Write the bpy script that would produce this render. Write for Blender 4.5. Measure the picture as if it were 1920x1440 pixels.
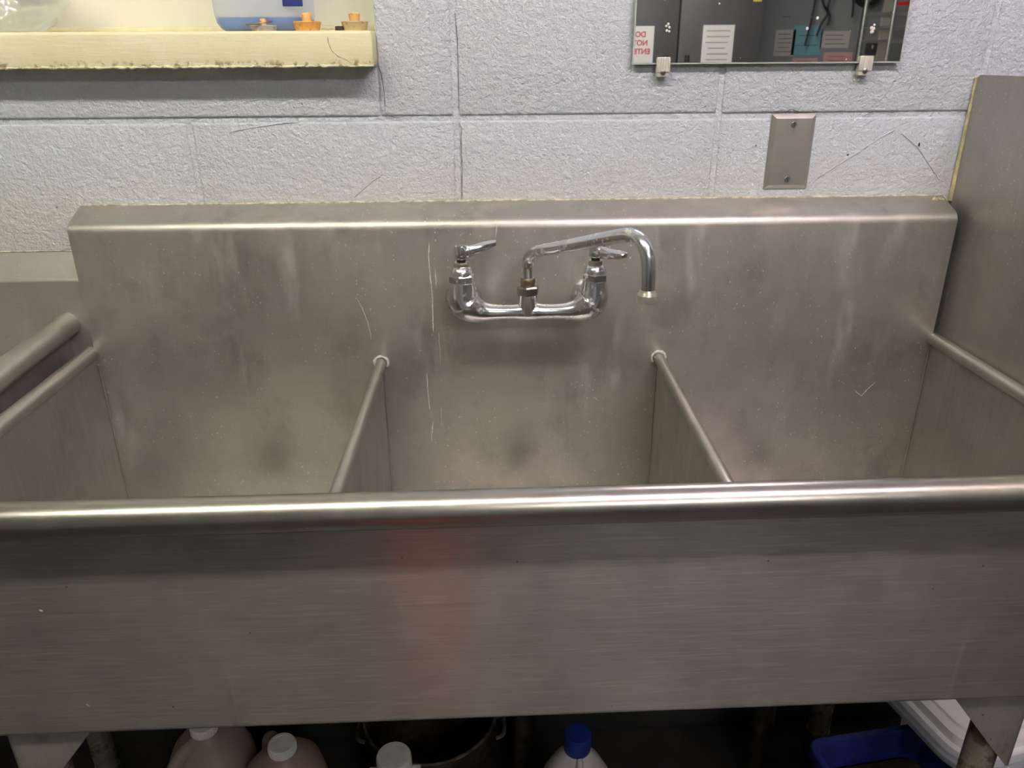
import bpy, bmesh, math, random
from mathutils import Vector, Matrix, noise
random.seed(7)
for o in list(bpy.data.objects): bpy.data.objects.remove(o, do_unlink=True)
scene = bpy.context.scene
COL = scene.collection

# ------------------------------------------------------------------ camera
CAM = Vector((-.0282, -1.2548, 1.3394)); PITCH, YAW, ROLL, FPX = .4009, .0331, -.0065, 1452.2
FW = Vector((math.sin(YAW)*math.cos(PITCH), math.cos(YAW)*math.cos(PITCH), -math.sin(PITCH)))
RT0 = Vector((math.cos(YAW), -math.sin(YAW), 0)); UP0 = RT0.cross(FW)
RT = RT0*math.cos(ROLL) + UP0*math.sin(ROLL); UP = -RT0*math.sin(ROLL) + UP0*math.cos(ROLL)
cd = bpy.data.cameras.new('camera'); cam = bpy.data.objects.new('camera', cd); COL.objects.link(cam)
cd.sensor_width = 36; cd.lens = FPX*36/1920; cd.clip_start = .02
cam.matrix_world = Matrix(((RT.x, UP.x, -FW.x, CAM.x), (RT.y, UP.y, -FW.y, CAM.y), (RT.z, UP.z, -FW.z, CAM.z), (0, 0, 0, 1)))
scene.camera = cam
def at(u, v, axis, val):
    """photo pixel -> point on the plane axis=val"""
    d = FW + RT*((u-960)/FPX) + UP*((720-v)/FPX)
    return CAM + d*((val-CAM[axis])/d[axis])

# ------------------------------------------------------------------ world, exposure
w = bpy.data.worlds.new('world'); scene.world = w; w.use_nodes = True
w.node_tree.nodes['Background'].inputs[0].default_value = (0, 0, 0, 1)
w.node_tree.nodes['Background'].inputs[1].default_value = 0
vs = scene.view_settings
vs.view_transform = 'Standard'; vs.look = 'None'; vs.gamma = 1; vs.use_curve_mapping = False
vs.exposure = 0.72
LAMP = 38.0            # emission strength of the fluorescent tubes

# ------------------------------------------------------------------ mesh helpers
class MB:
    def __init__(s): s.v = []; s.f = []
    def add(s, vs_, fs):
        n = len(s.v); s.v += [Vector(p) for p in vs_]; s.f += [tuple(i+n for i in f) for f in fs]; return s
    def box(s, lo, hi):
        x0, y0, z0 = lo; x1, y1, z1 = hi
        return s.add([(x0,y0,z0),(x1,y0,z0),(x1,y1,z0),(x0,y1,z0),(x0,y0,z1),(x1,y0,z1),(x1,y1,z1),(x0,y1,z1)],
                     [(0,3,2,1),(4,5,6,7),(0,1,5,4),(1,2,6,5),(2,3,7,6),(3,0,4,7)])
    def bbox(s, lo, hi, b=.003, seg=2):
        bm = bmesh.new(); bmesh.ops.create_cube(bm, size=1)
        for v in bm.verts: v.co = Vector([(lo[i]+hi[i])/2 + v.co[i]*(hi[i]-lo[i]) for i in range(3)])
        bmesh.ops.bevel(bm, geom=list(bm.edges), offset=b, segments=seg, profile=.5, affect='EDGES')
        bm.verts.index_update(); s.add([v.co.copy() for v in bm.verts], [[v.index for v in f.verts] for f in bm.faces]); bm.free(); return s
    def tube(s, pts, r, n=16, caps=True, up=None):
        pts = [Vector(p) for p in pts]; m = len(pts)
        rr = r if isinstance(r, (list, tuple)) else [r]*m
        tang = [(pts[min(i+1, m-1)]-pts[max(i-1, 0)]).normalized() for i in range(m)]
        a = Vector(up) if up else (Vector((0,0,1)) if abs(tang[0].z) < .9 else Vector((1,0,0)))
        nrm = (a - tang[0]*a.dot(tang[0])).normalized(); rings = []
        base = len(s.v); vs_ = []
        for i in range(m):
            nrm = (nrm - tang[i]*nrm.dot(tang[i])).normalized(); bi = tang[i].cross(nrm)
            vs_ += [pts[i] + (nrm*math.cos(2*math.pi*k/n) + bi*math.sin(2*math.pi*k/n))*rr[i] for k in range(n)]
        fs = [(i*n+k, i*n+(k+1) % n, (i+1)*n+(k+1) % n, (i+1)*n+k) for i in range(m-1) for k in range(n)]
        if caps: fs += [tuple(range(n))[::-1], tuple((m-1)*n+k for k in range(n))]
        return s.add(vs_, fs)
    def lathe(s, prof, c=(0,0,0), n=32, axis=(0,0,1), sq=None, ex=(1,1), rot=0):
        """prof [(r,h)...]; sq: superellipse exponent per ring (2=circle)"""
        ax = Vector(axis).normalized(); q = Vector((0,0,1)).rotation_difference(ax); c = Vector(c); vs_ = []
        for i, (r, h) in enumerate(prof):
            e = 2 if sq is None else (sq[i] if isinstance(sq, (list, tuple)) else sq)
            for k in range(n):
                t = 2*math.pi*k/n; ct, st = math.cos(t), math.sin(t)
                g = (abs(ct)**e + abs(st)**e)**(-1/e)
                x, y = r*g*ct*ex[0], r*g*st*ex[1]
                if rot: x, y = x*math.cos(rot)-y*math.sin(rot), x*math.sin(rot)+y*math.cos(rot)
                vs_.append(c + q @ Vector((x, y, h)))
        m = len(prof)
        fs = [(i*n+k, i*n+(k+1) % n, (i+1)*n+(k+1) % n, (i+1)*n+k) for i in range(m-1) for k in range(n)]
        fs += [tuple(range(n))[::-1], tuple((m-1)*n+k for k in range(n))]
        return s.add(vs_, fs)
    def prism(s, poly, axis, a, b):
        """poly of 2-D points in the other two axes, extruded from a to b along axis"""
        def P(p, t):
            return {0: (t, p[0], p[1]), 1: (p[0], t, p[1]), 2: (p[0], p[1], t)}[axis]
        n = len(poly)
        return s.add([P(p, a) for p in poly] + [P(p, b) for p in poly],
                     [tuple(range(n)), tuple(range(2*n-1, n-1, -1))] + [(k, n+k, n+(k+1) % n, (k+1) % n) for k in range(n)])
    def xf(s, fn): s.v = [Vector(fn(p)) for p in s.v]; return s
    def mesh(s, name, mat, origin=(0,0,0), smooth=35):
        me = bpy.data.meshes.new(name); o = Vector(origin)
        me.from_pydata([p-o for p in s.v], [], s.f)
        bm = bmesh.new(); bm.from_mesh(me); bmesh.ops.recalc_face_normals(bm, faces=bm.faces); bm.to_mesh(me); bm.free()
        if smooth:
            me.polygons.foreach_set('use_smooth', [True]*len(me.polygons)); me.set_sharp_from_angle(angle=math.radians(smooth))
        if mat: me.materials.append(mat)
        return me
    def build(s, name, mat, parent=None, smooth=35):
        """mesh given in world coordinates; a child gets the offset from its parent's world location"""
        org = Vector((0,0,0))
        if parent is not None:
            p = parent
            while p: org += p.location; p = p.parent
        o = bpy.data.objects.new(name, s.mesh(name, mat, org, smooth)); COL.objects.link(o); o.parent = parent
        return o
def thing(name, label, cat, loc=(0,0,0), group=None):
    o = bpy.data.objects.new(name, None); o.empty_display_size = .05; COL.objects.link(o); o.location = loc
    return tag(o, label, cat, group)
def tag(o, label=None, cat=None, group=None, kind=None):
    if label: o['label'] = label
    if cat: o['category'] = cat
    if group: o['group'] = group
    if kind: o['kind'] = kind
    return o
def struct(name, loc=(0,0,0)):
    o = bpy.data.objects.new(name, None); COL.objects.link(o); o.location = loc; o['kind'] = 'structure'; return o
def centred(mb, name, mat, label, cat, group=None, smooth=35):
    """a thing that is one mesh, with its origin at its base"""
    xs = [p.x for p in mb.v]; ys = [p.y for p in mb.v]; zs = [p.z for p in mb.v]
    c = Vector(((min(xs)+max(xs))/2, (min(ys)+max(ys))/2, min(zs)))
    o = bpy.data.objects.new(name, mb.mesh(name, mat, c, smooth)); COL.objects.link(o); o.location = c
    return tag(o, label, cat, group)
def copy_tree(o, parent=None):
    c = o.copy(); COL.objects.link(c)
    if parent: c.parent = parent
    for ch in list(o.children): copy_tree(ch, c)
    return c
def arc(c, r, a0, a1, n):
    return [(c[0]+r*math.cos(math.radians(a0+(a1-a0)*i/n)), c[1]+r*math.sin(math.radians(a0+(a1-a0)*i/n))) for i in range(n+1)]

# ------------------------------------------------------------------ materials
class NT:
    def __init__(s, name):
        s.m = bpy.data.materials.new(name); s.m.use_nodes = True; s.t = s.m.node_tree; s.n = s.t.nodes
        s.b = s.n['Principled BSDF']; s.out = s.n['Material Output']; s._p = None
    def new(s, typ, ins=None, **kw):
        nd = s.n.new(typ)
        for k, v in kw.items(): setattr(nd, k, v)
        for k, v in (ins or {}).items(): s.set(nd.inputs[k], v)
        return nd
    def set(s, sock, v):
        if isinstance(v, bpy.types.NodeSocket): s.t.links.new(v, sock)
        else: sock.default_value = v
    def pos(s, scale=(1,1,1), loc=(0,0,0)):
        if s._p is None: s._p = s.new('ShaderNodeNewGeometry').outputs['Position']
        return s.new('ShaderNodeMapping', {'Vector': s._p, 'Scale': scale, 'Location': loc}).outputs[0]
    def noise(s, scale, detail=3, rough=.55, vscale=(1,1,1), loc=(0,0,0), dist=0):
        return s.new('ShaderNodeTexNoise', {'Vector': s.pos(vscale, loc), 'Scale': scale, 'Detail': detail, 'Roughness': rough, 'Distortion': dist}).outputs['Fac']
    def ramp(s, fac, a, b, ca=0., cb=1., smooth=True):
        return s.new('ShaderNodeMapRange', {'Value': fac, 'From Min': a, 'From Max': b, 'To Min': ca, 'To Max': cb},
                     interpolation_type='SMOOTHSTEP' if smooth else 'LINEAR').outputs[0]
    def math(s, op, a, b=0.): 
        nd = s.new('ShaderNodeMath', operation=op); s.set(nd.inputs[0], a); s.set(nd.inputs[1], b); return nd.outputs[0]
    def mix(s, fac, a, b):
        nd = s.new('ShaderNodeMix', data_type='RGBA'); s.set(nd.inputs[0], fac); s.set(nd.inputs[6], a); s.set(nd.inputs[7], b); return nd.outputs[2]
    def specks(s, scale, size=.22, power=6, vscale=(1,1,1), loc=(0,0,0)):
        v = s.new('ShaderNodeTexVoronoi', {'Vector': s.pos(vscale, loc), 'Scale': scale})
        r = s.math('MULTIPLY', s.math('POWER', s.new('ShaderNodeSeparateColor', {'Color': v.outputs['Color']}).outputs[0], power), size)
        return s.math('LESS_THAN', v.outputs['Distance'], r)
    def sepz(s):
        return s.new('ShaderNodeSeparateXYZ', {'Vector': s.pos()}).outputs
    def bump(s, h, strength=.3, dist=.002):
        nd = s.new('ShaderNodeBump', {'Height': h, 'Strength': strength, 'Distance': dist}); s.set(s.b.inputs['Normal'], nd.outputs[0]); return nd
    def p(s, **kw):
        names = dict(color='Base Color', rough='Roughness', metal='Metallic', spec='Specular IOR Level', trans='Transmission Weight',
                     aniso='Anisotropic', emit='Emission Color', estr='Emission Strength', alpha='Alpha', ior='IOR', sss='Subsurface Weight', coat='Coat Weight')
        for k, v in kw.items(): s.set(s.b.inputs[names[k]], v)
        return s
def C4(r, g, b): return (r, g, b, 1)
def flat(name, col, rough=.5, metal=0., var=.12, nscale=40, bump=0., bscale=200, **kw):
    t = NT(name); n = t.noise(nscale, 3)
    d = tuple(c*(1-var) for c in col)
    t.p(color=t.mix(t.ramp(n, .35, .65), C4(*d), C4(*col)), rough=rough, metal=metal, **kw)
    if bump: t.bump(t.noise(bscale, 3), bump, .001)
    return t.m
def steel(name, grain='h', base=(.48, .46, .425), rough=.40, specks=1., haze=.3, tangent=(0,0,1), aniso=.75, metal=.78, dark_specks=0., drips=(), gr=1., blotch=1., bmp=.12):
    """brushed, worn stainless sheet with mineral specks, water haze and grain"""
    t = NT(name)
    sc = {'h': (16, 16, 620), 'v': (620, 620, 16), 'y': (620, 16, 620)}[grain]
    g = t.noise(1, 2, .6, sc); g2 = t.noise(1, 3, .6, tuple(a*.33 for a in sc), (3, 1, 2))
    big = t.noise(6, 4, .6); mid = t.noise(26, 4, .65, (1, 1, .5), (5, 2, 1))
    col = t.mix(t.ramp(big, .3, .7), C4(*(c*.84 for c in base)), C4(base[0]*1.06, base[1]*1.05, base[2]*1.04))
    col = t.mix(t.math('MULTIPLY', t.ramp(g, .45, .75), .20*gr), col, C4(*(min(1, c*1.5) for c in base)))
    col = t.mix(t.math('MULTIPLY', t.ramp(g2, .5, .8), .16*gr), col, C4(*(c*.6 for c in base)))
    col = t.mix(t.math('MULTIPLY', t.ramp(t.noise(11, 5, .68, (1, 1, .7), (2, 8, 5)), .48, .72), .42*blotch), col, C4(*(c*.55 for c in base)))
    hz = t.math('MULTIPLY', t.ramp(t.noise(14, 5, .7, (1.6, 1.6, .35), (9, 4, 7)), .52, .78), haze)
    col = t.mix(hz, col, C4(.60, .59, .56))
    mt = metal; metal_s = t.math('SUBTRACT', mt, t.math('MULTIPLY', hz, .6))
    rg = t.math('ADD', rough-.06, t.math('MULTIPLY', mid, .14)); rg = t.math('ADD', rg, t.math('MULTIPLY', hz, .3))
    if specks:
        sp = t.specks(110, .13*specks, 10, (1, 1, .8)); sp2 = t.specks(330, .27*specks, 8, (1, 1, .6), (2, 3, 4))
        sp = t.math('MULTIPLY', t.math('MAXIMUM', sp, sp2), t.ramp(t.noise(9, 3, .6, (1,1,1), (1,7,3)), .38, .6, .25, 1))
        col = t.mix(t.math('MULTIPLY', sp, .75), col, C4(.82, .81, .77))
        metal_s = t.math('MULTIPLY', metal_s, t.math('SUBTRACT', 1., t.math('MULTIPLY', sp, .85)))
        rg = t.math('MAXIMUM', rg, t.math('MULTIPLY', sp, .7))
    if dark_specks:
        ds = t.specks(95, .12*dark_specks, 9, (1, 1, .7), (6, 6, 1)); col = t.mix(t.math('MULTIPLY', ds, .85), col, C4(.04, .025, .015))
        metal_s = t.math('MULTIPLY', metal_s, t.math('SUBTRACT', 1., ds))
    if drips:
        x, y, z = t.sepz()[:3]
        for (x0, wd, z0, amt, cc) in drips:       # dried run marks: centre, half width, top, strength, colour
            wob = t.math('ADD', x, t.math('MULTIPLY', t.math('SUBTRACT', t.noise(9, 3, .5, (1, 1, 1), (x0*9, 0, 0)), .5), wd*2.5))
            k = t.ramp(t.math('ABSOLUTE', t.math('SUBTRACT', wob, x0)), wd*.45, wd, 1, 0)
            k = t.math('MULTIPLY', k, t.ramp(z, z0-.05, z0, 1, 0)); k = t.math('MULTIPLY', k, amt)
            col = t.mix(k, col, C4(*cc)); rg = t.math('ADD', rg, t.math('MULTIPLY', k, .2))
    t.p(color=col, metal=metal_s, rough=rg, aniso=aniso)
    t.set(t.b.inputs['Tangent'], t.new('ShaderNodeCombineXYZ', {'X': float(tangent[0]), 'Y': float(tangent[1]), 'Z': float(tangent[2])}).outputs[0])
    t.bump(t.math('ADD', t.math('MULTIPLY', g, .3*gr), t.math('MULTIPLY', big, 1.0)), bmp, .0012)
    return t.m
DR = [(at(432, 1300, 1, -.54).x, .0045, at(432, 1248, 1, -.54).z, .5, (.16, .12, .10)), (at(120, 1250, 1, -.54).x, .003, .70, .3, (.5, .5, .48)),
      (at(1815, 1200, 1, -.54).x, .004, .74, .3, (.6, .57, .55))]
M = {}
STEEL = (.45, .435, .40)      # one sheet metal throughout; finish and wear differ
M['apron'] = steel('brushed_steel_apron', 'h', base=STEEL, specks=.45, haze=.10, dark_specks=.9, drips=DR, rough=.36, aniso=.8, metal=.82, blotch=.35, gr=2.2)
M['splash'] = steel('worn_steel_backsplash', 'h', base=STEEL, specks=1.25, haze=.40, rough=.38, aniso=.4, metal=.76, gr=.35, blotch=1.2)
M['side'] = steel('worn_steel_sides', 'v', base=STEEL, specks=.9, haze=.35, rough=.45, aniso=.3, tangent=(0,1,0))
M['rail'] = steel('polished_steel_rail', 'h', base=STEEL, specks=0, haze=0, rough=.30, aniso=0, metal=.97, gr=.25, blotch=.1, bmp=.015)
M['divider_tube'] = steel('steel_tube', 'y', base=STEEL, specks=.3, haze=.1, rough=.36, aniso=0, tangent=(0,1,0), blotch=.4, gr=.3, bmp=.03)
M['panel'] = steel('steel_side_panel', 'v', base=STEEL, specks=1., haze=.3, rough=.45, aniso=.4, tangent=(0,1,0), gr=.5, blotch=.6)
M['plate'] = steel('steel_wall_plate', 'h', base=STEEL, specks=.2, haze=.05, rough=.34, aniso=.4, gr=.6, blotch=.2, bmp=.03)
M['table'] = steel('worn_steel_table', 'h', base=STEEL, specks=.8, haze=.3, rough=.48, aniso=.2, gr=.3, blotch=.5)
def chrome():
    t = NT('worn_chrome'); n = t.noise(120, 4, .7); k = t.noise(22, 3)
    dep = t.math('MULTIPLY', t.ramp(n, .52, .66), t.ramp(k, .42, .62))
    t.p(color=t.mix(dep, C4(.82, .83, .84), C4(.70, .69, .66)), metal=t.math('SUBTRACT', 1., t.math('MULTIPLY', dep, .5)), rough=t.math('ADD', .19, t.math('MULTIPLY', dep, .3)))
    t.bump(n, .06, .0006); return t.m
M['chrome'] = chrome()
M['brass'] = flat('tarnished_brass', (.30, .24, .17), .42, .85, .4, 90)
M['nickel'] = flat('dull_nickel', (.52, .49, .43), .3, .95, .3, 90)
M['nozzle'] = flat('pale_nickel', (.74, .70, .60), .3, .8, .25, 90)
M['darknickel'] = flat('dark_nickel', (.36, .34, .30), .28, .95, .3, 90)
M['black'] = flat('black_rubber', (.012, .012, .012), .55)
M['shadestrip'] = flat('under_sink_shade_strip', (.03, .03, .03), .5)
M['blue_ring'] = flat('blue_index_ring', (.05, .13, .42), .35)
def wall_paint():
    t = NT('painted_block_wall')
    a = t.noise(125, 5, .66); b = t.noise(330, 3, .6); c = t.noise(30, 4, .6)
    pits = t.new('ShaderNodeTexVoronoi', {'Vector': t.pos(), 'Scale': 170.}, feature='SMOOTH_F1').outputs['Distance']
    h = t.math('ADD', t.math('MULTIPLY', t.ramp(a, .36, .66), 1.), t.math('MULTIPLY', b, .35))
    h = t.math('ADD', h, t.math('MULTIPLY', t.ramp(pits, .05, .35), .35)); h = t.math('ADD', h, t.math('MULTIPLY', c, .45))
    x, y, z = t.sepz()[:3]
    low = t.ramp(t.math('ADD', z, t.math('MULTIPLY', t.noise(14, 4), .12)), 1.17, 1.27, 1, 0)      # yellowed band above the backsplash
    blot = t.ramp(t.noise(11, 4, .6, (1,1,1), (4,4,4)), .6, .78)
    dirt = t.math('MULTIPLY', t.ramp(t.noise(60, 4, .7), .5, .75), low)
    col = t.mix(t.math('MULTIPLY', low, .5), C4(.655, .70, .765), C4(.70, .69, .61))
    col = t.mix(t.math('MULTIPLY', blot, .35), col, C4(.74, .71, .60)); col = t.mix(t.math('MULTIPLY', dirt, .35), col, C4(.62, .55, .36))
    sp = t.specks(40, .10, 12); col = t.mix(t.math('MULTIPLY', sp, .8), col, C4(.05, .03, .02))
    t.p(color=col, rough=.42, spec=.45); t.bump(h, .75, .0024); return t.m
M['wall'] = wall_paint()
M['mortar'] = M['wall']
def cream():
    t = NT('cream_painted_concrete'); x, y, z = t.sepz()[:3]
    n = t.noise(70, 5, .65); chips = t.math('MULTIPLY', t.ramp(n, .50, .60), t.ramp(t.math('ADD', z, t.math('MULTIPLY', t.noise(45, 3), .014)), 1.337, 1.345, 1, 0))
    col = t.mix(t.ramp(t.noise(12, 3), .35, .7), C4(.74, .68, .44), C4(.78, .74, .54)); col = t.mix(t.math('MULTIPLY', chips, .85), col, C4(.25, .20, .10))
    t.p(color=col, rough=.45); t.bump(t.math('ADD', t.noise(1, 3, .6, (25, 25, 220)), t.math('MULTIPLY', n, .7)), .35, .0015); return t.m
M['cream'] = cream()
M['board'] = flat('cream_board', (.80, .78, .66), .5, var=.05, nscale=5)
M['trimpaint'] = flat('yellowed_trim_paint', (.76, .72, .44), .45, var=.08)
M['caulk'] = flat('yellowed_caulk', (.66, .58, .34), .55, var=.35, nscale=60, bump=.5, bscale=150)
M['whitecaulk'] = flat('dirty_white_caulk', (.62, .58, .47), .6, var=.5, nscale=110, bump=.6, bscale=160)
M['crack'] = flat('dark_crack', (.16, .14, .12), .8)
M['scratch'] = flat('white_mineral_streak', (.62, .61, .57), .7, var=.3, nscale=300)
def mirror_mat():
    t = NT('silvered_glass'); sp = t.specks(75, .2, 8)
    t.p(color=t.mix(sp, C4(.80, .82, .81), C4(.75, .74, .70)), metal=t.math('SUBTRACT', 1., sp), rough=t.math('ADD', .015, t.math('MULTIPLY', sp, .5))); return t.m
M['mirror'] = mirror_mat()
M['glass_edge'] = flat('glass_edge', (.55, .60, .56), .15, .2)
M['clear'] = NT('clear_plastic').p(color=C4(.90, .87, .78), rough=.15, trans=.35, ior=1.46).m
M['whiteplastic'] = flat('white_plastic', (.78, .76, .73), .4)
M['screw'] = flat('steel_screw', (.6, .58, .55), .3, 1.)
def jugmat(name, col, tr=.35):
    t = NT(name); d = t.new('ShaderNodeBsdfTranslucent', {'Color': C4(*col)}).outputs[0]
    t.p(color=C4(*col), rough=.38); m1 = t.new('ShaderNodeMixShader'); t.set(m1.inputs[0], .45); t.t.links.new(t.b.outputs[0], m1.inputs[1]); t.t.links.new(d, m1.inputs[2])
    m2 = t.new('ShaderNodeMixShader'); t.set(m2.inputs[0], tr); t.t.links.new(m1.outputs[0], m2.inputs[1]); t.t.links.new(t.new('ShaderNodeBsdfTransparent').outputs[0], m2.inputs[2])
    t.t.links.new(m2.outputs[0], t.out.inputs[0]); return t.m
M['jug_clear'] = jugmat('translucent_jug', (.78, .84, .92), .6)
M['jug_tan'] = jugmat('tan_translucent_jug', (.52, .43, .37), .05)
M['jug_pink'] = jugmat('pinkish_translucent_jug', (.56, .43, .36), .05)
M['liquid'] = flat('blue_liquid', (.07, .22, .62), .3)
M['navy'] = flat('navy_label', (.03, .05, .24), .5)
def bagmat():
    t = NT('clear_film'); gl = t.new('ShaderNodeBsdfGlossy', {'Color': C4(.9, .95, 1), 'Roughness': .12}).outputs[0]
    df = t.new('ShaderNodeBsdfTranslucent', {'Color': C4(.90, .95, 1.)}).outputs[0]; tp = t.new('ShaderNodeBsdfTransparent').outputs[0]
    m1 = t.new('ShaderNodeMixShader'); t.set(m1.inputs[0], .55); t.t.links.new(gl, m1.inputs[1]); t.t.links.new(df, m1.inputs[2])
    m2 = t.new('ShaderNodeMixShader'); t.set(m2.inputs[0], .5); t.t.links.new(m1.outputs[0], m2.inputs[1]); t.t.links.new(tp, m2.inputs[2])
    t.t.links.new(m2.outputs[0], t.out.inputs[0]); return t.m
M['film'] = bagmat()
def stopper(name, col, dark):
    t = NT(name); n = t.noise(160, 4, .7); t.p(color=t.mix(t.ramp(n, .54, .66), C4(*col), C4(*dark)), rough=.6); t.bump(n, .2, .001); return t.m
M['orange'] = stopper('orange_rubber', (.72, .38, .10), (.25, .12, .03))
M['tan'] = stopper('tan_rubber', (.55, .42, .22), (.32, .22, .10))
M['grey_rubber'] = stopper('grey_rubber', (.42, .40, .36), (.25, .22, .18))
M['cork'] = stopper('cork_knob', (.74, .45, .16), (.45, .24, .07))
M['whitebottle'] = flat('white_bottle', (.66, .63, .62), .35)
M['bluecap'] = flat('blue_cap', (.01, .03, .25), .4)
M['bluebin'] = flat('blue_bin', (.02, .03, .22), .45, var=.3, nscale=25)
M['tub'] = jugmat('frosted_tub', (.72, .74, .78), .12)
M['lid'] = flat('white_lid', (.82, .81, .80), .4, var=.04)
def rustpipe():
    t = NT('stained_leg_pipe'); n = t.noise(28, 5, .7); k = t.ramp(n, .42, .6)
    t.p(color=t.mix(k, C4(.42, .38, .31), C4(.075, .05, .03)), metal=t.math('SUBTRACT', .8, t.math('MULTIPLY', k, .7)), rough=t.math('ADD', .35, t.math('MULTIPLY', k, .4))); t.bump(n, .4, .002); return t.m
M['rust'] = rustpipe()
M['gusset'] = steel('steel_gusset', 'v', base=STEEL, specks=.5, haze=.2, rough=.5, aniso=.2, dark_specks=1.6, blotch=1.8)
M['pot'] = flat('blackened_pot', (.07, .055, .04), .5, .5, .6, 30)
M['potrim'] = flat('pot_rim', (.22, .19, .15), .45, .7, .6, 40)
M['grime'] = flat('brown_grime', (.07, .045, .03), .8, 0, .5, 60, .5)
M['straw'] = flat('straw_bristle', (.55, .42, .22), .7, 0, .4, 200)
M['floor'] = flat('dark_floor_coating', (.035, .032, .030), .45, var=.4, nscale=12)
M['ceiling'] = flat('white_ceiling_tile', (.78, .78, .76), .8, bump=.3)
M['roomwall'] = flat('room_wall_paint', (.34, .33, .30), .6, var=.05, nscale=4)
M['greywall'] = flat('grey_room_wall', (.30, .32, .33), .55, var=.06, nscale=4)
M['darkgrey'] = flat('dark_grey_cabinet', (.085, .085, .09), .42, var=.15, nscale=3)
M['darkseam'] = flat('dark_gasket', (.01, .01, .01), .6)
M['paper'] = flat('white_paper', (.81, .80, .78), .7, var=.03)
M['paper2'] = flat('cream_paper', (.62, .60, .56), .7, var=.05)
M['bluepaper'] = flat('teal_paper', (.22, .48, .56), .7, var=.08)
M['pinkpaper'] = flat('pink_paper', (.72, .42, .42), .7, var=.08)
M['ink'] = flat('black_ink', (.05, .04, .04), .7)
M['redink'] = flat('red_ink', (.62, .06, .10), .7)
M['cord'] = flat('black_cord', (.01, .01, .012), .5)
M['creamtrim'] = flat('cream_door_trim', (.60, .56, .46), .5, var=.05)
M['wire'] = flat('rack_wire', (.62, .62, .60), .35, .8)
M['redplastic'] = flat('red_plastic', (.75, .02, .03), .4, var=.1)
M['yellow'] = flat('yellow_sticker', (.75, .60, .08), .6)
M['lampcase'] = flat('white_lamp_housing', (.80, .80, .78), .4)
def emit(name, col, s):
    t = NT(name); t.p(color=C4(*col), emit=C4(*col), estr=s, rough=.3); return t.m

# ------------------------------------------------------------------ room shell
X0, X1, Y0, H = -2.3, 3.6, -4.7, 2.62
def slab(name, lo, hi, mat): 
    o = MB().box(lo, hi).build(name, mat, None, 0); o['kind'] = 'structure'; return o
slab('floor', (X0-.1, Y0-.1, -.1), (X1+.1, .25, 0), M['floor'])
slab('ceiling', (X0-.1, Y0-.1, H), (X1+.1, .25, H+.1), M['ceiling'])
slab('wall_left', (X0-.1, Y0, 0), (X0, .0, H), M['roomwall'])
slab('wall_right', (X1, Y0, 0), (X1+.1, .0, H), M['roomwall'])
slab('wall_front', (X0, Y0-.1, 0), (X1, Y0, H), M['greywall'])

o = MB().bbox((X0, -.014, 0), (X1, -.002, .14), .004, 2).build('shade_strip_back', M['shadestrip']); o['kind'] = 'structure'  # dark strip added along the wall foot to deepen the shade under the sink
# block wall: recessed mortar body with every block a piece of its own, in stack bond
OPX, OPZ0, OPZ1, OPX0 = -.184, 1.3278, 2.05, -1.50       # window opening
wall = struct('wall_back')
mb = MB()
mb.box((X0, .0034, 0), (X1, .20, OPZ0)).box((OPX-.001, .0034, OPZ0), (X1, .20, OPZ1)).box((X0, .0034, OPZ0), (OPX0, .20, OPZ1)).box((X0, .0034, OPZ1), (X1, .20, H))
mb.build('mortar_body', M['mortar'], wall, 0)
JX, JZ, BW, BH, JT = -.4764, 1.2517, .4064, .2032, .0085
def block_mesh(w_, h_, nm='block'):
    """block face with rounded arrises and a slightly uneven front"""
    bm = bmesh.new(); bmesh.ops.create_cube(bm, size=1)
    for v in bm.verts: v.co = Vector((v.co.x*w_, v.co.y*.02+.01, v.co.z*h_))
    ed = [e for e in bm.edges if all(v.co.y < .005 for v in e.verts)] + [e for e in bm.edges if abs(e.verts[0].co.y-e.verts[1].co.y) > .01]
    bmesh.ops.bevel(bm, geom=ed, offset=.0036, segments=3, profile=.5, affect='EDGES')
    me = bpy.data.meshes.new(nm); bm.to_mesh(me); bm.free()
    me.polygons.foreach_set('use_smooth', [True]*len(me.polygons)); me.set_sharp_from_angle(angle=math.radians(50)); me.materials.append(M['wall']); return me
full = block_mesh(BW-JT, BH-JT)
def put_block(me, x, z):
    o = bpy.data.objects.new('block', me); COL.objects.link(o); o.parent = wall
    o.location = (x, random.uniform(-.0006, .0006), z); o.rotation_euler.y = random.uniform(-.0015, .0015)
for ix in range(-4, 9):
    for iz in range(-6, 7):
        xa, xb = JX+ix*BW, JX+(ix+1)*BW; za, zb_ = JZ+iz*BH, JZ+(iz+1)*BH
        if xa < X0 or xb > X1 or za < 0 or zb_ > H: continue
        if xb > OPX0 and xa < OPX and zb_ > OPZ0 and za < OPZ1:         # cut round the opening
            if za < OPZ0-.02:
                if ix == -1: continue
                if ix == 0:
                    ww = OPX-.0012-(xa-BW)-JT/2; put_block(block_mesh(ww, OPZ0-za-JT/2-.001), xa-BW+JT/2+ww/2, za+JT/2+(OPZ0-za-JT/2-.001)/2)
                    ww = xb-OPX-JT/2; put_block(block_mesh(ww, BH-JT), OPX+ww/2, (za+zb_)/2); continue
                xr = min(xb, OPX) if xb > OPX else xb
                hh = OPZ0 - za - JT/2 - .001; ww = xr-xa-(JT/2+.0012 if xr < xb else JT)
                put_block(block_mesh(ww, hh), xa+JT/2+ww/2, za+JT/2+hh/2)
            if xb > OPX+.03:
                ww = xb-OPX-JT/2; put_block(block_mesh(ww, BH-JT), OPX+ww/2, (za+zb_)/2)
            continue
        put_block(full, (xa+xb)/2, (za+zb_)/2)
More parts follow.
